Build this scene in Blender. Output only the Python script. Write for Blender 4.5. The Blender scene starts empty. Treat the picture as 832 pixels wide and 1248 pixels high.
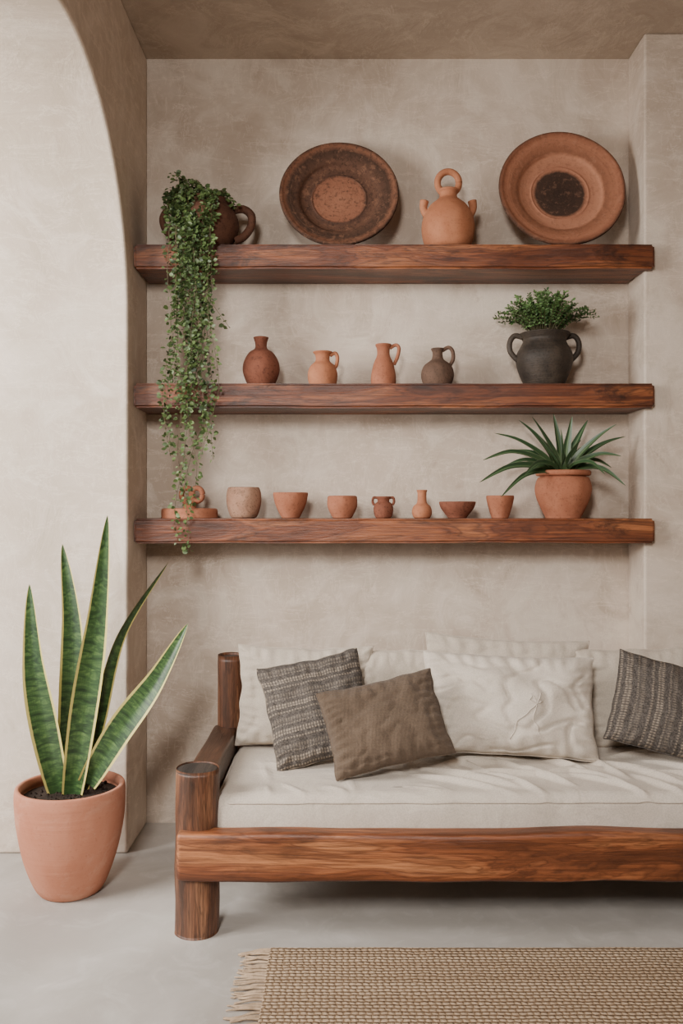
import bpy, bmesh, math, random
import numpy as np
from mathutils import Vector, Matrix, noise
random.seed(7)
F=1059.0; ZC=1.18
def P(x,y,Y): return Vector(((x-416)*Y/F, Y, ZC-(y-624)*Y/F))
def lin(c):
    r=[]
    for v in c[:3]:
        v=v/255.0
        r.append(v/12.92 if v<=0.04045 else ((v+0.055)/1.055)**2.4)
    return (r[0],r[1],r[2],1.0)

# ---------------------------------------------------------------- materials
class M:
    def __init__(s,name,rough=0.8,spec=0.3):
        s.m=bpy.data.materials.new(name); s.m.use_nodes=True
        s.nt=s.m.node_tree; s.b=s.nt.nodes['Principled BSDF']
        s.b.inputs['Roughness'].default_value=rough
        s.b.inputs['Specular IOR Level'].default_value=spec
    def n(s,t,ins=None,**pr):
        x=s.nt.nodes.new(t)
        for k,v in pr.items(): setattr(x,k,v)
        if ins:
            for k,v in ins.items():
                sock=x.inputs[k]
                if isinstance(v,bpy.types.NodeSocket): s.nt.links.new(v,sock)
                else: sock.default_value=v
        return x
    def coord(s,scale=(1,1,1),kind='Object'):
        tc=s.n('ShaderNodeTexCoord')
        mp=s.n('ShaderNodeMapping',{'Vector':tc.outputs[kind],'Scale':scale})
        return mp.outputs[0]
    def noise(s,vec,scale,detail=4,rough=0.55,dist=0.0):
        return s.n('ShaderNodeTexNoise',{'Vector':vec,'Scale':scale,'Detail':detail,'Roughness':rough,'Distortion':dist}).outputs['Fac']
    def ramp(s,fac,stops,interp='LINEAR'):
        r=s.n('ShaderNodeValToRGB',{'Fac':fac}); cr=r.color_ramp; cr.interpolation=interp
        while len(cr.elements)<len(stops): cr.elements.new(0.5)
        for e,(p,c) in zip(cr.elements,stops):
            e.position=p; e.color=lin(c) if not isinstance(c,float) else (c,c,c,1)
        return r.outputs['Color']
    def mix(s,fac,a,b,mode='MIX'):
        x=s.n('ShaderNodeMix',data_type='RGBA',blend_type=mode)
        for i,v in ((0,fac),(6,a),(7,b)):
            if isinstance(v,bpy.types.NodeSocket): s.nt.links.new(v,x.inputs[i])
            else: x.inputs[i].default_value=v if (i==0 or len(v)==4) else lin(v)
        return x.outputs[2]
    def math(s,op,a,b=0.0,c=0.0):
        x=s.n('ShaderNodeMath',operation=op)
        for i,v in enumerate((a,b,c)):
            if isinstance(v,bpy.types.NodeSocket): s.nt.links.new(v,x.inputs[i])
            else: x.inputs[i].default_value=v
        return x.outputs[0]
    def bump(s,h,strength=0.3,dist=0.01,prev=None):
        x=s.n('ShaderNodeBump',{'Height':h,'Strength':strength,'Distance':dist})
        if prev is not None: s.nt.links.new(prev,x.inputs['Normal'])
        return x.outputs[0]
    def out(s,col=None,nrm=None,rough=None):
        if col is not None: s.nt.links.new(col,s.b.inputs['Base Color'])
        if nrm is not None: s.nt.links.new(nrm,s.b.inputs['Normal'])
        if rough is not None: s.nt.links.new(rough,s.b.inputs['Roughness'])
        return s.m

def plaster(name,c1,c2,c3,bs=1.0):
    k=M(name,0.85,0.2); v=k.coord()
    a=k.noise(v,1.3,8,0.62,0.8); b=k.noise(v,4.5,9,0.68,1.4)
    col=k.ramp(a,[(0.3,c1),(0.52,c2),(0.72,c3)])
    col=k.mix(k.ramp(b,[(0.5,0.0),(0.66,0.7)]),col,c3)
    col=k.mix(k.ramp(b,[(0.3,0.7),(0.47,0.0)]),col,c1)
    out_n=None
    for i,(s1,d,am) in enumerate((((1.2,1.2,5.0),2.5,0.5),((4.0,4.0,1.4),2.2,0.4))):
        st=k.noise(k.coord(s1),2.6+i,10,0.7,d)
        f=k.ramp(st,[(0.555,0.0),(0.572,am),(0.60,0.0)])
        col=k.mix(f,col,tuple(min(255,int(x*1.08)) for x in c3))
        out_n=k.bump(f,0.2*bs,0.006,out_n)
    n=k.bump(b,0.35*bs,0.012,out_n); n=k.bump(k.noise(v,60,4,0.6),0.10,0.003,n)
    return k.out(col,n)
wall_m=plaster('limewash_plaster',(168,150,133),(191,174,158),(212,198,183))
ceil_m=plaster('ceiling_plaster',(162,145,128),(176,159,142),(192,176,159))  # light plaster toned down, the ceiling's shade is put into its colour
pl_arch=plaster('arch_plaster',(196,180,162),(211,196,180),(226,213,199))

def floor_mat():
    k=M('polished_concrete',0.45,0.35); v=k.coord()
    a=k.noise(v,1.6,8,0.6,0.8); b=k.noise(v,7,8,0.7,1.5)
    col=k.ramp(a,[(0.3,(160,154,146)),(0.55,(178,172,165)),(0.75,(195,190,183))])
    col=k.mix(k.ramp(b,[(0.5,0.0),(0.75,0.5)]),col,(208,203,197))
    n=k.bump(b,0.15,0.006)
    return k.out(col,n,k.ramp(b,[(0.3,0.38),(0.7,0.6)]))
floor_m=floor_mat()

def wood(name,axis,base=((60,30,17),(120,64,36),(172,106,65)),off=0.0,rough=0.42,wear=0.8):
    k=M(name,rough,0.45)
    def sc(al,ac):
        return {'X':(al,ac,ac),'Y':(ac,al,ac),'Z':(ac,ac,al)}[axis]
    tc=k.n('ShaderNodeTexCoord'); 
    mp=k.n('ShaderNodeMapping',{'Vector':tc.outputs['Object'],'Scale':sc(0.9,6.0),'Location':(off,off*.7,off*.3)})
    base_n=k.noise(mp.outputs[0],1.5,4,0.55,1.2)
    rings=k.math('FRACT',k.math('MULTIPLY',base_n,11.0))
    rings=k.math('ABSOLUTE',k.math('SUBTRACT',rings,0.5))
    fine=k.noise(k.coord(sc(4,150)),1.0,6,0.7,0.2)
    col=k.ramp(base_n,[(0.32,base[0]),(0.50,base[1]),(0.68,base[2])])
    col=k.mix(k.ramp(rings,[(0.0,0.6),(0.25,0.0)]),col,base[0])
    col=k.mix(k.ramp(fine,[(0.42,0.6),(0.6,0.0)]),col,base[0])
    pat=k.noise(k.coord(sc(1.6,6.0)),1.9,7,0.72,1.0)
    col=k.mix(k.ramp(pat,[(0.52,0.0),(0.66,wear)]),col,tuple(int(c*.5) for c in base[0]))
    n=k.bump(fine,0.45,0.003); n=k.bump(rings,0.2,0.003,n); n=k.bump(pat,0.35,0.008,n)
    return k.out(col,n)
wood_x=wood('reddish_wood_x','X')
wood_x2=wood('reddish_wood_shelf_b','X',off=3.1)
wood_x3=wood('reddish_wood_shelf_c','X',((66,34,20),(130,71,41),(178,112,70)),off=7.7,wear=.65)
wood_rail=wood('sofa_rail_wood','X',((74,40,24),(144,84,51),(188,126,83)),off=5.2,wear=.5)
wood_y=wood('sofa_side_wood','Y',((56,37,26),(98,66,46),(140,99,71)),off=2.0)
wood_z=wood('sofa_post_wood','Z',((56,37,27),(112,71,49),(154,108,78)),off=1.0)
wood_top=wood('post_end_grain','Y',((38,33,30),(62,53,47),(84,72,62)),rough=0.7)

def clay(name,c1,c2,dark=None,speck=0.3,rough=0.82,sc=9.0,bump=0.3,ssc=140):
    k=M(name,rough,0.25); v=k.coord()
    a=k.noise(v,sc,6,0.6,0.5)
    col=k.ramp(a,[(0.32,c1),(0.68,c2)])
    s=k.noise(v,ssc,3,0.6)
    d=dark or tuple(int(x*.45) for x in c1)
    col=k.mix(k.ramp(s,[(0.56,0.0),(0.66,speck)]),col,d)
    pv=k.noise(v,sc*2.2,5,0.7,0.6)
    col=k.mix(k.ramp(pv,[(0.56,0.0),(0.7,speck*.8)]),col,d)
    w=k.noise(k.coord((1,1,60)),3,2,0.5)
    n=k.bump(w,bump*0.7,0.004); n=k.bump(s,bump,0.002,n)
    return k.out(col,n)
terracotta=clay('terracotta',(144,88,64),(172,113,86),speck=0.28)
terra_or=clay('orange_terracotta',(158,99,70),(181,122,90),speck=0.2)
redclay=clay('red_brown_clay',(106,62,46),(140,87,67),speck=0.5)
browncl=clay('grey_brown_clay',(80,62,51),(116,89,74),speck=0.45)
darkmug=clay('dark_brown_clay',(74,48,37),(104,70,54),speck=0.45)
blackcl=clay('black_clay',(42,37,33),(76,66,57),speck=0.4,rough=0.55,bump=.6)
paleclay=clay('pale_clay',(142,104,84),(178,142,118),speck=0.5)
def snakepot():
    k=M('weathered_terracotta',0.85,0.2); v=k.coord()
    a=k.noise(v,4,6,0.6,0.6); b=k.noise(k.coord((1,1,1.5)),5,7,0.7,0.4)
    col=k.ramp(a,[(0.3,(178,115,89)),(0.7,(198,140,114))])
    col=k.mix(k.ramp(b,[(0.5,0.0),(0.7,0.4)]),col,(214,176,154))
    col=k.mix(k.ramp(k.noise(v,110,3,0.6),[(0.6,0.0),(0.7,0.2)]),col,(120,74,56))
    n=k.bump(k.noise(k.coord((1,1,40)),3,2,0.5),0.25,0.004); n=k.bump(b,0.2,0.004,n)
    return k.out(col,n)
potpink=snakepot()
soil=clay('soil',(34,26,22),(58,46,38),speck=0.6,sc=40,bump=1.0)

def platemat(name,stops,speck,dark,light):
    k=M(name,0.85,0.2)
    uv=k.n('ShaderNodeUVMap').outputs[0]
    sep=k.n('ShaderNodeSeparateXYZ',{'Vector':uv}); v=k.coord()
    nz=k.noise(v,14,6,0.7,0.5)
    r=k.math('ADD',sep.outputs[0],k.math('MULTIPLY',k.math('SUBTRACT',nz,0.5),0.09))
    col=k.ramp(r,stops)
    s=k.noise(v,70,5,0.75)
    col=k.mix(k.ramp(s,[(0.5,0.0),(0.62,speck)]),col,dark)
    s2=k.noise(v,45,5,0.75,0.4)
    col=k.mix(k.ramp(s2,[(0.54,0.0),(0.64,speck*.7)]),col,light)
    rr=k.noise(k.n('ShaderNodeCombineXYZ',{'X':k.math('MULTIPLY',sep.outputs[0],14.0)}).outputs[0],1.0,2,0.5)
    n=k.bump(rr,0.35,0.007); n=k.bump(s,0.6,0.003,n)
    return k.out(col,n)
plate_a=platemat('dark_speckled_plate',[(0.0,(142,96,74)),(0.42,(128,84,64)),(0.47,(74,52,42)),(0.6,(92,64,50)),(0.85,(68,49,39)),(0.93,(116,77,58)),(1.0,(60,43,34))],0.6,(44,33,27),(138,98,76))
plate_b=platemat('terracotta_ring_plate',[(0.0,(50,38,32)),(0.38,(62,46,38)),(0.43,(158,107,83)),(0.66,(171,119,93)),(0.70,(130,85,63)),(0.88,(157,105,80)),(0.95,(134,86,64)),(1.0,(72,50,39))],0.28,(88,60,47),(180,132,107))

def leafmat(name,c1,c2,rough=0.5):
    k=M(name,rough,0.4)
    uv=k.n('ShaderNodeUVMap').outputs[0]
    sep=k.n('ShaderNodeSeparateXYZ',{'Vector':uv})
    col=k.ramp(sep.outputs[0],[(0.0,c1),(1.0,c2)])
    return k.out(col)
vine_m=leafmat('trailing_leaf',(30,44,26),(92,112,62))
fern_m=leafmat('fern_leaf',(40,68,36),(104,136,78))
stem_m=leafmat('vine_stem',(70,66,42),(96,86,56))
def yuc():
    k=M('agave_leaf',0.42,0.5)
    uv=k.n('ShaderNodeUVMap').outputs[0]; sep=k.n('ShaderNodeSeparateXYZ',{'Vector':uv})
    d=k.math('ABSOLUTE',k.math('SUBTRACT',sep.outputs[0],0.5))
    col=k.ramp(d,[(0.0,(102,122,84)),(0.12,(56,82,51)),(0.42,(44,68,44)),(0.5,(110,124,92))])
    col=k.mix(k.ramp(sep.outputs[1],[(0.0,0.5),(0.5,0.0)]),col,(112,130,80))
    return k.out(col)
agave_m=yuc()
def snake():
    k=M('snake_plant_leaf',0.36,0.5)
    uv=k.n('ShaderNodeUVMap').outputs[0]; sep=k.n('ShaderNodeSeparateXYZ',{'Vector':uv})
    d=k.math('ABSOLUTE',k.math('SUBTRACT',sep.outputs[0],0.5))
    mp=k.n('ShaderNodeMapping',{'Vector':uv,'Scale':(1.0,30.0,1.0)})
    nz=k.noise(mp.outputs[0],1.5,4,0.6,1.0)
    col=k.ramp(nz,[(0.36,(30,50,27)),(0.5,(52,80,42)),(0.66,(84,112,60))])
    mp2=k.n('ShaderNodeMapping',{'Vector':uv,'Scale':(12.0,0.8,1.0)})
    nz2=k.noise(mp2.outputs[0],2.0,3,0.5)
    col=k.mix(k.ramp(nz2,[(0.42,0.0),(0.65,0.5)]),col,(42,68,36))
    e=k.math('ADD',d,k.math('MULTIPLY',k.math('SUBTRACT',nz,0.5),0.03))
    col=k.mix(k.ramp(e,[(0.40,0.0),(0.42,1.0)]),col,(202,188,110))
    return k.out(col)
snake_m=snake()

def fabric(name,c1,c2,scale=260,b=0.35,soft=0.3):
    k=M(name,0.95,0.1)
    k.b.inputs['Sheen Weight'].default_value=0.1
    v=k.coord()
    a=k.noise(v,4,5,0.6); w=k.noise(v,scale,3,0.6)
    x1=k.n('ShaderNodeTexWave',{'Vector':v,'Scale':scale*.5,'Distortion':1.5},bands_direction='X').outputs['Fac']
    x2=k.n('ShaderNodeTexWave',{'Vector':v,'Scale':scale*.5,'Distortion':1.5},bands_direction='Z').outputs['Fac']
    col=k.ramp(a,[(0.3,c1),(0.7,c2)])
    col=k.mix(k.ramp(w,[(0.4,0.25),(0.6,0.0)]),col,tuple(int(q*.72) for q in c1))
    h=k.math('ADD',k.math('ADD',x1,x2),w)
    n=k.bump(h,b,0.0015)
    n=k.bump(k.noise(v,7,3,0.5,1.4),soft,0.025,n)
    return k.out(col,n)
cream=fabric('cream_linen',(204,192,177),(216,204,190))
cream2=fabric('cream_linen_cushion',(190,177,161),(203,190,175))
taupe=fabric('taupe_wool',(92,77,64),(116,99,84),200,0.7,0.2)
def striped(name,axis,N):
    k=M(name,0.95,0.1)
    uv=k.n('ShaderNodeUVMap').outputs[0]; sep=k.n('ShaderNodeSeparateXYZ',{'Vector':uv})
    a=sep.outputs[axis]; o=sep.outputs[1-axis]
    nz=k.noise(k.coord(),60,3,0.6)
    aa=k.math('ADD',a,k.math('MULTIPLY',k.math('SUBTRACT',nz,0.5),0.012))
    f=k.math('FRACT',k.math('MULTIPLY',aa,N))
    st=k.ramp(f,[(0.0,0.0),(0.06,0.9),(0.1,0.0),(0.2,0.0),(0.24,1.0),(0.3,0.2),(0.36,1.0),(0.42,0.0),(0.55,0.0),(0.6,0.6),(0.64,0.0),(0.78,0.45),(0.84,0.0)])
    dash=k.math('SINE',k.math('MULTIPLY',o,230.0))
    dash2=k.ramp(k.math('ADD',k.math('MULTIPLY',dash,0.3),nz),[(0.3,0.1),(0.7,0.85)])
    fac=k.math('MULTIPLY',st,dash2)
    base=k.ramp(k.noise(k.coord(),220,3,0.7),[(0.35,(54,50,48)),(0.65,(102,95,89))])
    col=k.mix(fac,base,(160,146,130))
    n=k.bump(k.math('ADD',fac,nz),0.5,0.003)
    return k.out(col,n)
strip_a=striped('charcoal_stripe_h',1,4.0)
strip_b=striped('charcoal_stripe_v',0,4.0)

def rugmat():
    k=M('jute_weave',0.95,0.1)
    tc=k.n('ShaderNodeTexCoord'); sep=k.n('ShaderNodeSeparateXYZ',{'Vector':tc.outputs['Object']})
    nz=k.noise(tc.outputs['Object'],9,4,0.6); nf=k.noise(tc.outputs['Object'],150,4,0.7)
    nm=k.noise(tc.outputs['Object'],45,3,0.6)
    y=k.math('ADD',sep.outputs[1],k.math('ADD',k.math('MULTIPLY',nz,0.012),k.math('MULTIPLY',nm,0.008)))
    ry=k.math('MULTIPLY',y,1/0.014)
    rows=k.math('ABSOLUTE',k.math('SINE',k.math('MULTIPLY',ry,math.pi)))
    par=k.math('MULTIPLY',k.math('MODULO',k.math('FLOOR',ry),2.0),0.25)
    cx=k.math('ADD',k.math('MULTIPLY',k.math('ADD',sep.outputs[0],k.math('MULTIPLY',nm,0.012)),1/0.017),par)
    cols=k.math('ABSOLUTE',k.math('SINE',k.math('MULTIPLY',cx,math.pi)))
    h=k.math('MULTIPLY',k.math('POWER',rows,0.6),k.math('ADD',k.math('MULTIPLY',k.math('POWER',cols,0.7),0.6),0.4))
    h=k.math('ADD',k.math('MULTIPLY',h,0.8),k.math('MULTIPLY',nf,0.5))
    col=k.ramp(h,[(0.25,(96,75,56)),(0.55,(158,132,105)),(1.0,(212,188,160))])
    band=k.noise(k.coord((0.6,30,1)),1.0,3,0.6)
    col=k.mix(k.ramp(band,[(0.4,0.35),(0.62,0.0)]),col,(140,112,85))
    n=k.bump(h,1.0,0.009)
    return k.out(col,n)
rug_m=rugmat()
fringe_m=clay('jute_fringe',(154,131,107),(200,175,147),speck=0.25,sc=30)

# ---------------------------------------------------------------- mesh builder
def catmull(pts,n):
    pts=[Vector(p) for p in pts]; out=[]
    for i in range(len(pts)-1):
        p0=pts[max(i-1,0)];p1=pts[i];p2=pts[i+1];p3=pts[min(i+2,len(pts)-1)]
        for j in range(n):
            t=j/n
            out.append(0.5*((2*p1)+(p2-p0)*t+(2*p0-5*p1+4*p2-p3)*t*t+(3*p1-p0-3*p2+p3)*t**3))
    out.append(pts[-1]); return out
class MB:
    def __init__(s): s.v=[];s.f=[];s.mi=[];s.uv=[]
    def add(s,vs,fs,mi=0,uvs=None):
        o=len(s.v); s.v+=[tuple(v) for v in vs]; s.uv+=(uvs or [(0.5,0.5)]*len(vs))
        for f in fs: s.f.append(tuple(i+o for i in f)); s.mi.append(mi)
    def lathe(s,prof,mat=None,seg=48,mi=0,sub=4,wob=0.0,seed=0):
        mat=mat or Matrix()
        pr=catmull([(p[0],0,p[1]) for p in prof],sub) if sub>1 else [Vector((p[0],0,p[1])) for p in prof]
        rm=max(p.x for p in pr); zm=max(p.z for p in pr) or 1
        vs=[];uv=[]
        for p in pr:
            for j in range(seg):
                a=2*math.pi*j/seg; r=max(p.x,0.0)
                if wob:
                    q=noise.noise(Vector((math.cos(a)*1.3,math.sin(a)*1.3,p.z*8+seed)))
                    r*=1+wob*q
                vs.append(mat@Vector((r*math.cos(a),r*math.sin(a),p.z))); uv.append((max(p.x,0)/rm,p.z/zm))
        fs=[]
        for i in range(len(pr)-1):
            for j in range(seg):
                k=(j+1)%seg
                fs.append((i*seg+j,i*seg+k,(i+1)*seg+k,(i+1)*seg+j))
        s.add(vs,fs,mi,uv)
    def tube(s,pts,rad,seg=8,mi=0,sub=5,uvx=0.5,flat=1.0):
        P_=catmull(pts,sub) if sub>1 else [Vector(p) for p in pts]
        n=len(P_); 
        if not isinstance(rad,(list,tuple)): rad=[rad,rad]
        vs=[];uv=[];up=Vector((0.13,0.31,0.94)).normalized(); u=None
        for i,p in enumerate(P_):
            t=(P_[min(i+1,n-1)]-P_[max(i-1,0)]); 
            if t.length<1e-9: t=Vector((0,0,1))
            t.normalize()
            if u is None:
                u=t.cross(up)
                if u.length<.1: u=t.cross(Vector((1,0,0)))
            u=(u-t*u.dot(t)).normalized(); w=t.cross(u)
            q=i/(n-1)*(len(rad)-1); a=int(min(q,len(rad)-2)); r=rad[a]+(rad[a+1]-rad[a])*(q-a)
            for j in range(seg):
                g=2*math.pi*j/seg
                vs.append(p+u*math.cos(g)*r+w*math.sin(g)*r*flat); uv.append((uvx,i/n))
        fs=[(i*seg+j,i*seg+(j+1)%seg,(i+1)*seg+(j+1)%seg,(i+1)*seg+j) for i in range(n-1) for j in range(seg)]
        fs.append(tuple(range(seg))[::-1]); fs.append(tuple((n-1)*seg+j for j in range(seg)))
        s.add(vs,fs,mi,uv)
    def ribbon(s,pts,wf,facing=Vector((0,-1,0)),fold=0.25,twist=(0,0),mi=0,sub=8,cols=6,thick=0.0):
        P_=catmull(pts,sub); n=len(P_); vs=[];uv=[]
        for i,p in enumerate(P_):
            t=(P_[min(i+1,n-1)]-P_[max(i-1,0)]).normalized(); q=i/(n-1)
            sd=t.cross(facing).normalized(); nm=sd.cross(t).normalized()
            R=Matrix.Rotation(twist[0]+(twist[1]-twist[0])*q,3,t); sd=R@sd; nm=R@nm
            w=wf(q)
            for j in range(cols+1):
                c=j/cols*2-1
                vs.append(p+sd*c*w*.5+nm*(abs(c)**1.5)*w*fold); uv.append((j/cols,q))
        fs=[]
        for i in range(n-1):
            for j in range(cols):
                a=i*(cols+1)+j; fs.append((a,a+1,a+cols+2,a+cols+1))
        s.add(vs,fs,mi,uv)
    def leaf(s,p,d,nrm,L,W,mi=0,tone=None):
        d=d.normalized(); sd=d.cross(nrm)
        if sd.length<1e-3: sd=d.cross(Vector((1,0,.2)))
        sd.normalize(); n=sd.cross(d)
        t=random.random() if tone is None else tone
        vs=[p,p+d*L*.3+sd*W*.45+n*W*.12,p+d*L*.7+sd*W*.4+n*W*.12,p+d*L,p+d*L*.7-sd*W*.4+n*W*.12,p+d*L*.3-sd*W*.45+n*W*.12]
        s.add(vs,[(0,1,2,3),(0,3,4,5)],mi,[(t,0.5)]*6)
    def rbox(s,lo,hi,r,n,mi=0,fn=None):
        lo=Vector(lo);hi=Vector(hi);c=(lo+hi)/2;h=(hi-lo)/2
        idx={};vs=[];fs=[]
        def axis(hh,k):
            inner=hh-r; e=[-hh+ (1-math.cos(math.pi/2*i/4))*r for i in range(4)]
            m=[-inner+2*inner*i/k for i in range(k+1)]
            return e+m+[-x for x in e[::-1]]
        ax=[axis(h[i],n[i]) for i in range(3)]
        N=[len(a)-1 for a in ax]
        def vid(i,j,k):
            key=(i,j,k)
            if key not in idx:
                q=Vector((ax[0][i],ax[1][j],ax[2][k]))
                inn=Vector([max(-(h[a]-r),min(h[a]-r,q[a])) for a in range(3)])
                d=q-inn
                if d.length>1e-9: q=inn+d.normalized()*r
                q=q+c
                if fn: q=fn(q)
                idx[key]=len(vs); vs.append(q)
            return idx[key]
        for i in range(N[0]):
            for j in range(N[1]):
                fs.append((vid(i,j,0),vid(i,j+1,0),vid(i+1,j+1,0),vid(i+1,j,0)))
                K=N[2]; fs.append((vid(i,j,K),vid(i+1,j,K),vid(i+1,j+1,K),vid(i,j+1,K)))
        for i in range(N[0]):
            for k in range(N[2]):
                fs.append((vid(i,0,k),vid(i+1,0,k),vid(i+1,0,k+1),vid(i,0,k+1)))
                J=N[1]; fs.append((vid(i,J,k),vid(i,J,k+1),vid(i+1,J,k+1),vid(i+1,J,k)))
        for j in range(N[1]):
            for k in range(N[2]):
                fs.append((vid(0,j,k),vid(0,j,k+1),vid(0,j+1,k+1),vid(0,j+1,k)))
                I=N[0]; fs.append((vid(I,j,k),vid(I,j+1,k),vid(I,j+1,k+1),vid(I,j,k+1)))
        s.add(vs,fs,mi,[(0.5,0.5)]*len(vs))
    def build(s,name,mats,origin=None,smooth=True,parent=None):
        o=Vector(origin) if origin is not None else Vector((0,0,0))
        me=bpy.data.meshes.new(name)
        me.from_pydata([tuple(Vector(v)-o) for v in s.v],[],s.f)
        for m in mats: me.materials.append(m)
        me.polygons.foreach_set('material_index',s.mi)
        me.polygons.foreach_set('use_smooth',[smooth]*len(s.f))
        ul=me.uv_layers.new(name='UVMap')
        li=np.zeros(len(me.loops),dtype=np.int32); me.loops.foreach_get('vertex_index',li)
        ul.data.foreach_set('uv',np.array(s.uv,dtype=np.float32)[li].ravel())
        me.update()
        ob=bpy.data.objects.new(name,me); bpy.context.scene.collection.objects.link(ob)
        ob.location=o
        if parent: ob.parent=parent; ob.matrix_parent_inverse=parent.matrix_world.inverted()
        return ob
def empty(name,loc):
    e=bpy.data.objects.new(name,None); bpy.context.scene.collection.objects.link(e); e.location=loc
    e.empty_display_size=.05
    bpy.context.view_layer.update(); return e
def prism(name,poly,axis,a,b,mat,bevel=0.0,seg=3):
    def mk(p,t):
        return {'X':(t,p[0],p[1]),'Z':(p[0],p[1],t),'Y':(p[0],t,p[1])}[axis]
    n=len(poly); vs=[mk(p,a) for p in poly]+[mk(p,b) for p in poly]
    fs=[tuple(range(n)),tuple(range(2*n-1,n-1,-1))]+[(i,i+n,(i+1)%n+n,(i+1)%n) for i in range(n)]
    me=bpy.data.meshes.new(name); me.from_pydata(vs,[],fs); me.materials.append(mat)
    bm=bmesh.new(); bm.from_mesh(me); bmesh.ops.recalc_face_normals(bm,faces=bm.faces); bm.to_mesh(me); bm.free()
    ob=bpy.data.objects.new(name,me); bpy.context.scene.collection.objects.link(ob)
    if bevel:
        m=ob.modifiers.new('bevel','BEVEL'); m.width=bevel; m.segments=seg; m.limit_method='ANGLE'; m.angle_limit=math.radians(40)
    return ob

# ---------------------------------------------------------------- room
H=2.90; D=3.30; XL=-0.738; XP=1.087; YP=3.12
prism('floor',[(-4,-3),(3.2,-3),(3.2,3.6),(-4,3.6)],'Z',-0.1,0.0,floor_m)
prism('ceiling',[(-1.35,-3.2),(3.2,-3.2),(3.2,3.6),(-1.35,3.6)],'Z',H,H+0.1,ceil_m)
prism('wall_back',[(XL-.6,D),(3.2,D),(3.2,D+.2),(XL-.6,D+.2)],'Z',0,H,wall_m)
prism('wall_pier',[(XP,YP),(2.7,YP),(2.7,D),(XP,D)],'Z',0,H,wall_m,0.008)
prism('wall_right',[(2.7,-3),(2.9,-3),(2.9,D),(2.7,D)],'Z',0,H,wall_m)
prism('wall_front_blocker',[(XL,-3.2),(2.9,-3.2),(2.9,-3.0),(XL,-3.0)],'Z',0,H,wall_m)  # unseen wall behind the camera, added to block world light from behind
R=0.655;cy=3.0-R;cz=1.875
arc=[(cy+R*math.cos(math.pi*i/64),cz+R*math.sin(math.pi*i/64)) for i in range(65)]
cy2=.25
arc2=[(cy2+R*math.cos(math.pi*i/64),cz+R*math.sin(math.pi*i/64)) for i in range(65)]  # unseen second arch near the camera, added to let in light from the left
poly=[(D,0),(3.0,0)]+arc+[(cy-R,0),(cy2+R,0)]+arc2+[(cy2-R,0),(-3,0),(-3,H),(D,H)]
w=prism('wall_left',poly,'X',XL-.52,XL,pl_arch,0.01)

# ---------------------------------------------------------------- shelves
YF=3.08
def shelf(ztop,mat,th=0.087,x0=XL+0.001,x1=1.112):
    poly=[(x0,YF),(x1,YF),(x1,YP-.001),(XP-.002,YP-.001),(XP-.002,D-.001),(x0,D-.001)]
    ob=prism('wall_shelf',poly,'Z',ztop-th,ztop,mat)
    bm=bmesh.new(); bm.from_mesh(ob.data)
    bmesh.ops.bevel(bm,geom=[e for e in bm.edges],offset=0.008,segments=3,affect='EDGES')
    long=[e for e in bm.edges if e.calc_length()>0.6]
    bmesh.ops.subdivide_edges(bm,edges=long,cuts=80,use_grid_fill=True)
    for v in bm.verts:
        if v.co.y<YF+.02:
            v.co.y+=0.004*noise.noise(Vector((v.co.x*5,0,ztop*7)))
            v.co.z+=0.0035*noise.noise(Vector((v.co.x*5,3,ztop*5)))*(1 if v.co.z<ztop-.03 else 0.3)
    o=Vector((x0,YF,ztop)); 
    for v in bm.verts: v.co-=o
    bm.to_mesh(ob.data); bm.free(); ob.location=o
    for p in ob.data.polygons: p.use_smooth=False
    return ob
Z1=2.131; Z2=1.6367; Z3=1.157
shelf(Z1,wood_x); shelf(Z2,wood_x2); shelf(Z3,wood_x3)

# ---------------------------------------------------------------- pottery
S=1/334.0
def pot(name,xpx,base,prof,mat,Y=3.17,handles=(),wob=0.03,extra=None,rot=0):
    mb=MB(); c=Vector(((xpx-416)*Y/F,Y,base))
    Mx=Matrix.Translation(c)
    mb.lathe([(r*S,h*S) for r,h in prof],Mx,wob=wob,seed=xpx*.1)
    for pts,rad in handles:
        rr=[q*S for q in rad] if isinstance(rad,(list,tuple)) else rad*S
        mb.tube([c+Matrix.Rotation(rot,3,'Z')@Vector((a*S,0,b*S)) for a,b in pts],rr,10)
    if extra: extra(mb,c)
    return mb.build(name,[mat] if not isinstance(mat,list) else mat,c)
def jugx(mb,c):
    n=20
    mb.tube([c+Vector((13*S*math.cos(a),0,(82+13*math.sin(a)*1.05)*S)) for a in [2*math.pi*i/n for i in range(n+1)]],4.2*S,10,sub=2)
pot('ring_handled_clay_jug',546,Z1,[(0,0),(20,0),(28,7),(32,22),(31,38),(24,52),(15,60),(11,64),(11,69),(13,72),(10,74),(0,74)],terra_or,Y=3.16,extra=jugx,
    handles=(([(-25,42),(-30,50),(-29,60)],[5.5,4.5,5.5]),([(25,42),(30,50),(29,60)],[5.5,4.5,5.5])))
def plate(name,xpx,Rr,t,cyp,mat,ci=.46):
    mb=MB(); t=math.radians(t)
    th=math.pi/2-t; rimz=0.045
    c=Vector(((xpx-416)*cyp/F,cyp,Z1+Rr*math.sin(th)-rimz*math.cos(th)+.001))
    Mx=Matrix.Translation(c)@Matrix.Rotation(th,4,'X')
    pr=[(0,0),(Rr*.5,0),(Rr*.75,.015),(Rr*.97,.040),(Rr,.046),(Rr*.99,.054),(Rr*.95,.054),(Rr*.90,.048),(Rr*.70,.032),(Rr*.64,.018),(Rr*.5,.012),(Rr*ci,.014),(Rr*(ci-.04),.011),(Rr*.2,.009),(0,.009)]
    mb.lathe(pr,Mx,seg=96,wob=0.012,seed=xpx)
    return mb.build(name,[mat],c)
plate('speckled_clay_plate',413,0.218,16,3.215,plate_a)
plate('terracotta_plate',681,0.231,13,3.205,plate_b)
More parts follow.
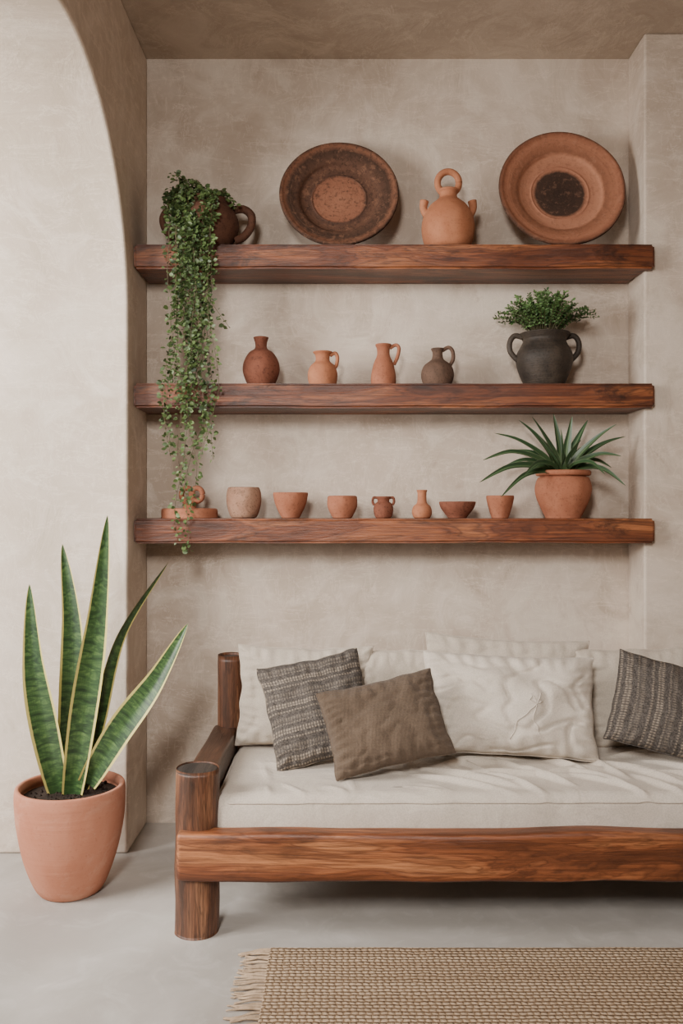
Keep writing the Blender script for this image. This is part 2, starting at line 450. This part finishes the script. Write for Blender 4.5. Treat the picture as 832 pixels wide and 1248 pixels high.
pot('bulbous_clay_vase',318,Z2,[(0,0),(12,0),(17,4),(22,18),(21,30),(15,41),(8,46),(7,52),(9,59),(9,60),(6,60),(5,52),(0,46)],redclay)
pot('clay_pitcher_small',393,Z2,[(0,0),(14,0),(17,5),(18,16),(15,25),(9,31),(9,38),(12,42),(10,42),(7,36),(0,30)],terra_or,
    handles=(([(9,38),(15,41),(18,36),(17,27),(14,22)],2.3),))
pot('tall_clay_pitcher',467,Z2,[(0,0),(13,0),(15,4),(15,14),(12,28),(8,38),(8,46),(10,51),(8,51),(6,44),(0,38)],terracotta,
    handles=(([(8,47),(15,51),(19,47),(17,36),(13,27)],2.2),))
pot('dark_round_clay_jug',533,Z2,[(0,0),(14,0),(18,5),(20,15),(17,25),(10,31),(7,34),(6,41),(8,46),(6,46),(4,40),(0,34)],browncl,
    handles=(([(6,44),(13,48),(18,44),(19,34),(15,26)],2.4),))
def ring_orn():
    mb=MB(); Y=3.19; c=Vector(((231-416)*Y/F,Y,Z3))
    mb.lathe([(0,0),(32,0),(34,1.5),(34,10),(32,12),(29,12),(27,10),(0,10)],Matrix.Translation(c)@Matrix.Scale(S,4),sub=2)
    mb.lathe([(0,9),(9,9),(11,11),(8,13),(7,17),(9,20),(0,21)],Matrix.Translation(c)@Matrix.Scale(S,4),sub=3,seg=32)
    n=16
    for sx in (-1,1):
        mb.tube([c+Vector(((3+sx*6+7*math.cos(a))*S,0,(29+8*math.sin(a))*S)) for a in [2*math.pi*i/n for i in range(n+1)]],3.3*S,8,sub=2)
    mb.build('clay_dish_with_loop_ornament',[terracotta],c)
ring_orn()
pot('rough_clay_cup',297,Z3,[(0,0),(12,0),(17,4),(21,18),(21,30),(19,37),(17,37),(17,30),(16,10),(0,5)],paleclay)
pot('clay_bowl',354,Z3,[(0,0),(9,0),(12,3),(19,18),(21.5,30),(20,31),(18,29),(15,16),(9,6),(0,5)],terracotta)
pot('small_clay_bowl',417,Z3,[(0,0),(10,0),(13,3),(18,14),(18,24),(17,27),(15,26),(15,14),(10,6),(0,5)],terracotta)
pot('tiny_clay_pot',467,Z3,[(0,0),(8,0),(11,4),(12,12),(10,18),(7,21),(9,26),(7,26),(5,20),(0,16)],redclay,
    handles=(([(8,25),(12,25),(13,20),(11,16)],1.6),([(-8,25),(-12,25),(-13,20),(-11,16)],1.6)))
pot('narrow_clay_bottle',514,Z3,[(0,0),(8,0),(11,3),(12,9),(10,15),(6,19),(5.5,30),(6.5,34),(5,34),(4,28),(0,20)],terra_or)
pot('shallow_clay_dish',557,Z3,[(0,0),(10,0),(13,3),(20,12),(22.5,19),(21,20),(18,14),(10,6),(0,5)],redclay)
pot('clay_cup',609,Z3,[(0,0),(9,0),(11,3),(15,16),(17,26),(15,27),(13,18),(8,5),(0,5)],terracotta)

# ---------------------------------------------------------------- trailing plant
def trailing():
    mb=MB(); Y=3.16; cx=(250-416)*Y/F; c=Vector((cx,Y,Z1))
    mb.lathe([(r*S,h*S) for r,h in [(0,0),(24,0),(32,6),(40,22),(41,34),(36,46),(30,52),(31,57),(32,58),(28,58),(25,52),(0,48)]],Matrix.Translation(c),wob=.02,mi=0)
    mb.tube([c+Vector((a*S,0,b*S)) for a,b in [(32,48),(46,50),(56,42),(55,28),(46,16),(36,12)]],5*S,10,mi=0)
    mb.tube([c+Vector((-a*S,0,b*S)) for a,b in [(32,48),(46,48),(52,38),(48,24),(38,14)]],4*S,10,mi=0)
    mb.lathe([(0,.155),(.03,.16),(.078,.155)],Matrix.Translation(c),mi=3,seg=24,sub=2)
    rnd=random.uniform
    def strand(pts,step,size,dens=1):
        P_=catmull(pts,10)
        mb.tube([p for p in P_[::3]]+[P_[-1]],[.0014,.0007],5,mi=2,sub=1,uvx=rnd(0,1))
        acc=0; tb=rnd(0,.5)
        for i in range(1,len(P_)):
            acc+=(P_[i]-P_[i-1]).length
            while acc>step:
                acc-=step*rnd(.6,1.4)
                for _ in range(dens):
                    a=rnd(0,2*math.pi)
                    d=Vector((math.cos(a),math.sin(a)*.7-.25,rnd(-.9,.35)))
                    s_=size*rnd(.55,1.3)
                    p=P_[i]+Vector((rnd(-1,1),rnd(-1,0.2),rnd(-1,1)))*.003
                    q=p+d.normalized()*rnd(.002,.012)
                    if q.y+s_>D-.02: continue
                    if q.y+s_>YF-.006 and q.z<Z1+.01: q.y=YF-.008-s_*.8; d.y=-abs(d.y)*.5
                    mb.leaf(q,d,Vector((rnd(-1,1),-1,rnd(-.3,1))),s_,s_*rnd(.6,.9),mi=1,tone=min(1,tb+rnd(0,.6)))
    ends=[675,660,612,598,560,556,552,545,530,520,512,505,500,490,480,470,455,440,425,410,400,395,380,370,360,350,345,340,335,330]
    for i,ye in enumerate(ends):
        xs=rnd(202,262)
        spread=random.gauss(0,1)
        t=min(1,(ye-345)/330)
        xm=234+spread*17; xm=max(204,min(270,xm))
        xe=(1-t)*(234+random.gauss(0,19))+t*(224+random.gauss(0,6)); xe=max(202,min(276,xe))
        if i==4: xe=260; xm=250
        if i==6: xe=246; xm=236
        if i==5: xe=208; xm=214
        if i==8: xe=254; xm=244
        if i in (14,): xe=260; xm=256
        if i in (20,): xe=280; xm=268
        if i==7: xe=208;xm=210
        Yh=rnd(3.035,3.052)
        st=Vector((cx+rnd(-.07,.04),Y-rnd(.0,.06),Z1+.165))
        pts=[st, P(xs,rnd(232,250),3.07), P(xs*.7+xm*.3,272,3.03),P(xs*.6+xm*.4,294,Yh-.006)]
        nseg=max(2,int((ye-300)/40))
        for k in range(1,nseg+1):
            u=k/nseg
            x_=xm*(1-u)+xe*u+ (rnd(-10,10) if k<nseg else 0)
            if k==1: x_=xs*.4+xm*.6
            pts.append(P(x_,300+(ye-300)*u,Yh+rnd(-.014,.003)))
        strand(pts,0.0068,0.0168,1)
    for i in range(50):
        a=rnd(0,2*math.pi); r=rnd(.01,.115)
        st=c+Vector((math.cos(a)*.04,math.sin(a)*.04-.01,.165))
        e=c+Vector((math.cos(a)*r*1.05-.03,max(-.12,min(.09,math.sin(a)*r))-.02,.17+rnd(0,.075)*(1 if math.cos(a)<.3 else .4)))
        m=(st+e)/2+Vector((0,0,.02))
        strand([st,m,e],0.0072,0.018,1)
    for i in range(16):
        e=P(rnd(198,238),rnd(235,285),rnd(3.03,3.08)); strand([c+Vector((-.04,-.03,.165)),(c+Vector((-.05,-.08,.19))+e)/2+Vector((0,0,.02)),e],0.0065,0.018,1)
    for tx,ty in ((208,213),(214,220),(206,238),(225,226),(243,234),(262,238),(278,242),(287,250)):
        e=P(tx,ty,3.12); strand([c+Vector((0,-.02,.16)),(c+Vector((0,-.02,.2))+e)/2+Vector((0,0,.015)),e],0.0065,0.018,2)
    mb.build('potted_trailing_plant',[darkmug,vine_m,stem_m,soil],c)
trailing()

# ---------------------------------------------------------------- fern in black pot
def fern():
    mb=MB(); Y=3.17; cx=(663-416)*Y/F; c=Vector((cx,Y,Z2)); rnd=random.uniform
    mb.lathe([(r*S,h*S) for r,h in [(0,0),(20,0),(25,4),(33,24),(34,38),(28,50),(26,56),(30,62),(31,64),(28,64),(24,58),(0,55)]],Matrix.Translation(c),wob=.012)
    for sx in (-1,1):
        mb.tube([c+Vector((sx*a*S,0,b*S)) for a,b in [(26,60),(36,62),(42,54),(41,42),(32,32)]],3.4*S,10)
    mb.lathe([(0,.178),(.04,.176),(.076,.17)],Matrix.Translation(c),mi=3,seg=24,sub=2)
    for i in range(135):
        a=rnd(0,2*math.pi); r=rnd(.02,.195)*1.0; 
        top=.195+ .145*math.sqrt(max(0,1-(r/.215)**2))*rnd(.55,1.05)
        yo=max(-.14,min(.095,math.sin(a)*r))
        e=c+Vector((math.cos(a)*r,yo,top))
        st=c+Vector((math.cos(a)*.03,math.sin(a)*.03,.175))
        m=(st+e)/2+Vector((0,0,.03))
        P_=catmull([st,m,e],9)
        mb.tube(P_[::3],[.0012,.0006],4,mi=2,sub=1,uvx=0.2)
        tb=rnd(0,.6)
        for k in range(5,len(P_)):
            t=(P_[k]-P_[k-1]).normalized(); sd=t.cross(Vector((0,0,1))+Vector((rnd(-.6,.6),rnd(-.6,.6),0))).normalized()
            for sg in (-1,1):
                L=rnd(.009,.017); d=sd*sg+t*.5+Vector((0,0,rnd(-.3,.6)))
                if P_[k].y+L>D-.01: d.y=-abs(d.y)
                mb.leaf(P_[k],d,Vector((rnd(-.6,.6),-.8,rnd(.2,1))),L,L*.55,mi=1,tone=min(1,tb+rnd(0,.4)))
    mb.build('potted_fern',[blackcl,fern_m,stem_m,soil],c)
fern()

# ---------------------------------------------------------------- agave
def agave():
    mb=MB(); Y=3.165; cx=(686-416)*Y/F; c=Vector((cx,Y,Z3)); rnd=random.uniform
    mb.lathe([(r*S,h*S) for r,h in [(0,0),(19,0),(22,3),(31,22),(34,36),(31,48),(27,51),(32,52),(33,56),(31,58),(27,57),(25,50),(0,47)]],Matrix.Translation(c),wob=.01)
    mb.lathe([(0,.155),(.04,.156),(.078,.15)],Matrix.Translation(c),mi=2,seg=24,sub=2)
    tips=[(588,561,3.05,-.2),(584,588,3.0,-.2),(610,606,2.97,-.3),(602,528,3.16,.5),(632,512,3.2,.8),(648,508,3.12,1),(674,504,3.16,1.1),(697,507,3.14,1.1),(683,522,3.02,1),(716,512,3.2,1),(751,517,3.12,.8),(762,532,3.17,.6),(757,556,3.05,.3),(762,592,3.02,-.2),(737,578,2.97,-.1),(638,580,2.96,-.1),(728,535,3.22,.8),(655,530,3.0,1),(630,548,3.2,.6),(708,536,3.0,.9),(745,570,3.15,.1),(612,570,3.18,.1)]
    b0=c+Vector((0,0,.15))
    for x,y,yy,u in tips:
        e=P(x,y,yy); hz=Vector((e.x-b0.x,e.y-b0.y,0)); dz=e.z-b0.z
        st=b0+hz.normalized()*.012
        arch=.036*(1-u)
        m1=b0+hz*.3+Vector((0,0,dz*.33+arch*.75+.008))
        m2=b0+hz*.66+Vector((0,0,dz*.70+arch+.004))
        W=rnd(.036,.044)
        mb.ribbon([st,m1,m2,e],lambda q,W=W: W*(0.62+.38*math.sin(min(q*4,math.pi*.5)))*(1-q**1.5)**.95+.0008,facing=Vector((-(e.x-b0.x)*2.0,-1,1.0)).normalized(),fold=.26,mi=1,cols=4)
    mb.build('potted_agave',[terracotta,agave_m,soil],c)
agave()

# ---------------------------------------------------------------- snake plant
def snakeplant():
    mb=MB(); Y=2.715; sc=Y/F; c=Vector(((86-416)*sc,Y,0))
    pr=[(0,0),(30,0),(38,3),(46,18),(56,48),(63,84),(65,112),(64.5,126),(62.5,129),(59,128),(57,122),(56,112),(0,110)]
    mb.lathe([(r*sc,h*sc) for r,h in pr],Matrix.Translation(c),seg=64,wob=.008)
    mb.lathe([(0,119*sc),(30*sc,118*sc),(57*sc,116*sc)],Matrix.Translation(c),mi=2,seg=40,sub=4)
    rnd=random.uniform
    for i in range(160):
        a=rnd(0,6.28); r=rnd(0,54)*sc
        p=c+Vector((r*math.cos(a),r*math.sin(a),118*sc)); s_=rnd(.003,.008)
        mb.lathe([(0,-s_),(s_,0),(0,s_)],Matrix.Translation(p),mi=2,seg=6,sub=1)
    L=[ ([(72,966),(56,890),(42,810),(36,712)],2.70,38,(.15,-.1)),
        ([(80,962),(88,860),(88,760),(76,663)],2.77,34,(-.1,.25)),
        ([(88,972),(102,870),(118,760),(131,628)],2.67,36,(0.05,.3)),
        ([(100,962),(118,880),(146,775),(205,685)],2.75,24,(.75,1.2)),
        ([(106,955),(146,890),(190,830),(229,760)],2.68,36,(.1,-.35)),
        ([(92,950),(112,860),(122,800),(128,742)],2.74,22,(-.2,-.2))]
    for pts,yy,wpx,tw in L:
        bw=wpx*sc
        n=len(pts)
        pp=[P(x,y,yy+ (Y-yy)*(1-k/(n-1))*.6) for k,(x,y) in enumerate(pts)]
        def wf(q,bw=bw): return bw*(0.52+0.5*math.sin(min(1,q*1.25+.12)*math.pi*.62))*max(0.0,(1-q**2.8))**.95+.0008
        mb.ribbon(pp,wf,fold=.16,twist=tw,mi=1,sub=16,cols=10)
    ob=mb.build('potted_snake_plant',[potpink,snake_m,soil],c)
snakeplant()

# ---------------------------------------------------------------- daybed sofa
sofa=empty('daybed_sofa',(0.65,2.75,0))
def post(name,x,y,r,h,seed):
    mb=MB(); Mx=Matrix.Translation((x,y,0))
    mb.lathe([(0,0),(r*.93,0),(r,.01),(r*1.01,h*.3),(r*.99,h*.6),(r,h-.012),(r*.96,h-.003)],Mx,wob=.07,seed=seed,sub=3)
    mb.lathe([(r*.965,h-.004),(r*.9,h),(r*.5,h+.001),(0,h+.001)],Mx,mi=1,sub=2)
    mb.build(name,[wood_z,wood_top],(x,y,0),parent=sofa)
XR=1.72
post('front_post_1',-.407,2.452,.061,.457,1)
post('front_post_2',XR,2.452,.061,.457,2)
post('back_post_1',-.387,3.045,.047,.672,3)
post('back_post_2',XR-.02,3.045,.047,.672,4)
def beam(name,lo,hi,r,mat,n=(40,4,6),amp=.003):
    def fn(q):
        return q+Vector((0,noise.noise(q*6)*amp,noise.noise(q*5+Vector((9,0,0)))*amp))
    mb=MB(); mb.rbox(lo,hi,r,n,fn=fn); mb.build(name,[mat],((lo[0]+hi[0])/2,(lo[1]+hi[1])/2,(lo[2]+hi[2])/2),parent=sofa)
beam('front_rail',(-.452,2.368,.168),(XR+.045,2.432,.302),.014,wood_rail,(80,4,8),.006)
beam('back_rail',(-.43,3.03,.19),(XR+.03,3.075,.56),.010,wood_y,(60,3,8))
beam('side_rail_1',(-.445,2.46,.20),(-.36,3.04,.437),.012,wood_y,(4,30,8),.006)
beam('side_rail_2',(XR-.045,2.46,.20),(XR+.04,3.04,.437),.012,wood_y,(4,30,8),.006)
for i in range(9):
    x=-.2+i*.22
    beam('slat_%d'%(i+1),(x,2.42,.205),(x+.09,3.04,.232),.005,wood_y,(2,8,2),0)
cr=[]
random.seed(21)
for i in range(24):
    x0=random.uniform(.2,1.0); y0=random.uniform(2.60,2.86)
    ang=random.uniform(-1.25,-.55) if i%4 else random.uniform(-.3,.2)
    L=random.uniform(.16,.38)
    cr.append((Vector((x0,y0)),Vector((x0+L*math.cos(ang),max(2.43,y0+L*math.sin(ang)))),random.uniform(.013,.024),random.uniform(.008,.014)))
for i in range(14):
    x0=random.uniform(-.3,.5); y0=random.uniform(2.5,2.8); ang=random.uniform(-1.6,-.2); L=random.uniform(.1,.2)
    cr.append((Vector((x0,y0)),Vector((x0+L*math.cos(ang),max(2.44,y0+L*math.sin(ang)))),random.uniform(.004,.008),random.uniform(.010,.018)))
def mfn(q):
    q=q.copy()
    topf=max(0,min(1,(q.z-.33)/.05))
    if topf>0:
        h=0
        p=Vector((q.x+.02*noise.noise(q*6),q.y+.02*noise.noise(q*6+Vector((5,5,5)))))
        for a,b,am,wd in cr:
            ab=b-a; t=max(0,min(1,(p-a).dot(ab)/ab.length_squared)); d=(p-(a+ab*t)).length
            if d<wd*3: h=max(h,am*math.exp(-(d/wd)**2)*math.sin(math.pi*min(1,max(0,t*.9+.08))))
        h+=.006*noise.noise(Vector((q.x*3,q.y*4,0)))+.0015*noise.noise(Vector((q.x*12,q.y*14,2)))
        u=(q.x+.353)/2.0
        h+=.006*math.sin(min(1,max(0,u))*math.pi)
        q.z+=(min(h,.026)-.004)*topf
    if q.y<2.5:
        q.y+=.006*noise.noise(Vector((q.x*3,q.z*9,4)))+.005*noise.noise(Vector((q.x*12+q.z*9,q.z*8,4)))
        q.y-=.008*math.sin(max(0,min(1,(q.z-.235)/.155))*math.pi)
    return q
mb=MB(); mb.rbox((-.352,2.436,.234),(XR-.055,3.025,.388),.028,(380,120,16),fn=mfn)
def pip(z,y0,x0,x1,off=0):
    pts=[Vector((x0+.01,3.0,z))]+[Vector((x0-.0,2.9-.4*i/8,z)) for i in range(9)]+[Vector((x0+.012,y0+.012,z))]
    pts+=[mfn(Vector((x0+.04+(x1-x0-.08)*i/120,y0,z))) for i in range(121)]+[Vector((x1-.012,y0+.012,z))]+[Vector((x1,2.5+.4*i/8,z)) for i in range(9)]
    return pts
mb.tube(pip(.366,2.437,-.352,XR-.055),.004,6,sub=2)
mb.tube(pip(.252,2.438,-.352,XR-.055),.004,6,sub=2)
mb.build('mattress',[cream],(0.65,2.7,.3),parent=sofa)

def pillow(name,w,h,t,c,tilt,yaw,roll,mat,seed=0,wr=.006,pull=.07,n=54,sag=.25,ext=None):
    c=Vector(c)
    Mx=Matrix.Translation(c)@Matrix.Rotation(math.radians(yaw),4,'Z')@Matrix.Rotation(math.radians(-tilt),4,'X')@Matrix.Rotation(math.radians(roll),4,'Y')
    mb=MB(); vs=[];uv=[];fs=[]
    def pt(u,v,side,lift=0):
        x=w/2*u*(1-pull*(1-v*v)); z=h/2*v*(1-pull*(1-u*u))
        e=max(0,(1-u*u)*(1-v*v))**.42*(1-sag*v*.5)
        nv=noise.noise(Vector((u*2.2+seed,v*2.2,side*3+seed)))
        cre=abs(noise.noise(Vector((u*2.6+seed*3,v*2.2+noise.noise(Vector((u*2,v*2,seed))),side))))
        y=side*(t/2*e+lift)
        m=min(1,e*1.6)
        sm=max(0,.2-cre)/.2; sm=sm*sm*(3-2*sm)
        y+=side*(nv*wr*1.6-sm*wr*.9)*m
        ed=max(abs(u),abs(v))
        y+=side*.0035*math.sin((u if abs(v)>abs(u) else v)*34+seed+4*nv)*max(0,(ed-.6)/.4)*m*2
        cd=abs(abs(u)-abs(v)); y+=side*.005*math.cos(cd*18)*max(0,(min(abs(u),abs(v))-.45))*2*m
        x+=.006*noise.noise(Vector((v*3,seed,u)))+0; z+=.006*noise.noise(Vector((u*3,seed+5,v)))
        return Mx@Vector((x,y,z))
    for side in (-1,1):
        o=len(vs)
        for i in range(n+1):
            for j in range(n+1):
                u=math.sin((i/n*2-1)*math.pi/2); v=math.sin((j/n*2-1)*math.pi/2)
                vs.append(pt(u,v,side)); uv.append((u*.5+.5,v*.5+.5))
        for i in range(n):
            for j in range(n):
                a=o+i*(n+1)+j; q=(a,a+n+1,a+n+2,a+1)
                fs.append(q if side<0 else q[::-1])
    mb.add(vs,fs,0,uv)
    loop=[]
    for k in range(0,n): loop.append(vs[k*(n+1)])
    for k in range(0,n): loop.append(vs[n*(n+1)+k])
    for k in range(n,0,-1): loop.append(vs[k*(n+1)+n])
    for k in range(n,0,-1): loop.append(vs[k])
    loop.append(loop[0])
    mb.tube(loop,.0028,5,sub=1)
    if ext: ext(mb,pt)
    return mb.build(name,[mat],c)
ZM=.402
pillow('cream_back_cushion',.46,.335,.13,(-.125,2.95,ZM+.155),9,0,1,cream2,1)
pillow('cream_back_cushion',.40,.325,.11,(.195,2.965,ZM+.150),8,0,-1,cream2,2)
pillow('cream_back_cushion',.56,.37,.11,(.56,2.965,ZM+.165),8,0,3,cream2,3)
pillow('cream_back_cushion',.50,.335,.13,(1.04,2.95,ZM+.152),9,0,-2,cream2,4)
pillow('cream_back_cushion',.42,.33,.12,(1.42,2.955,ZM+.150),9,0,1,cream2,14)
def knot(mb,pt):
    def seg(pts):
        q=[]
        for i in range(len(pts)-1):
            for j in range(6):
                f=j/6; u=pts[i][0]*(1-f)+pts[i+1][0]*f; v=pts[i][1]*(1-f)+pts[i+1][1]*f
                q.append(pt(u+.008*math.sin((i*6+j)*.9),v,-1,.002))
        q.append(pt(*pts[-1],-1,.002))
        mb.tube(q,.0018,5,sub=1)
    seg([(.28,-.05),(.2,-.2),(.05,-.4),(-.02,-.75)])
    seg([(.28,-.05),(.24,-.35),(.3,-.62)])
    seg([(.28,-.05),(.36,.0),(.34,.2),(.28,-.05)])
    seg([(.28,-.05),(.2,.02),(.22,.14),(.28,-.05)])
pillow('cream_throw_pillow',.55,.325,.18,P(620,859,2.795),22,-3,2,cream,5,wr=.012,pull=.05,n=80,ext=knot)
pillow('striped_throw_pillow',.33,.33,.13,P(388,864,2.76),24,6,-11,strip_a,6,pull=.05)
pillow('taupe_throw_pillow',.365,.265,.13,P(469,881,2.635),28,4,-12,taupe,7,pull=.05,wr=.007)
pillow('striped_throw_pillow',.40,.30,.14,P(824,866,2.745),26,-6,15,strip_b,8,pull=.05)

# ---------------------------------------------------------------- rug
def rug():
    mb=MB(); x0,x1,y0,y1=-.192,1.9,.85,2.332
    def fn(q):
        q=q.copy(); q.x+=.006*noise.noise(Vector((q.y*6,1,0))); q.y+=.004*noise.noise(Vector((q.x*6,5,0))); return q
    mb.rbox((x0,y0,.001),(x1,y1,.013),.005,(60,60,1),fn=fn)
    rnd=random.uniform
    for sx,xe in ((-1,x0),(1,x1)):
        y=y0+.01
        while y<y1-.005:
            L=rnd(.055,.085); b=rnd(-.012,.012)
            for k in range(2):
                d=rnd(-.008,.008)
                mb.tube([(xe-sx*.012,y,.009),(xe+sx*L*.3,y+b*.4+d*.4,.010),(xe+sx*L*.65,y+b+d,.006),(xe+sx*L,y+b*1.2+d*2+rnd(-.006,.006),.004)],[.0034,.003,.0016],6,mi=1,sub=3)
            y+=rnd(.011,.016)
    mb.build('jute_rug',[rug_m,fringe_m],(x0,y0,0))
rug()

# ---------------------------------------------------------------- light
wd=bpy.data.worlds.new('daylight'); bpy.context.scene.world=wd; wd.use_nodes=True
bg=wd.node_tree.nodes['Background']; bg.inputs[0].default_value=(0.95,0.97,1.0,1); bg.inputs[1].default_value=1.1
def area(name,loc,tgt,sx,sy,e,col,spread=180):
    l=bpy.data.lights.new(name,'AREA'); l.shape='RECTANGLE'; l.size=sx; l.size_y=sy; l.energy=e; l.color=col
    l.spread=math.radians(spread)
    o=bpy.data.objects.new(name,l); bpy.context.scene.collection.objects.link(o); o.location=loc
    o.rotation_euler=(Vector(tgt)-Vector(loc)).to_track_quat('-Z','Y').to_euler(); return o
area('added_key_light_room',(-.5,-.6,2.3),(.3,3.0,0.1),.55,.7,46,(1.0,.96,.915),110)  # added key lamp inside the closed room, no window stands here
area('window_light_arch',(-2.5,1.35,1.9),(.3,2.9,0.5),1.2,1.5,150,(1.0,.955,.9))

# ---------------------------------------------------------------- camera
cam=bpy.data.cameras.new('camera'); co=bpy.data.objects.new('camera',cam); bpy.context.scene.collection.objects.link(co)
co.location=(0,0,ZC); co.rotation_euler=(math.pi/2,0,0)
cam.sensor_fit='VERTICAL'; cam.sensor_height=36; cam.lens=F/1248*36; cam.clip_start=.05
bpy.context.scene.camera=co
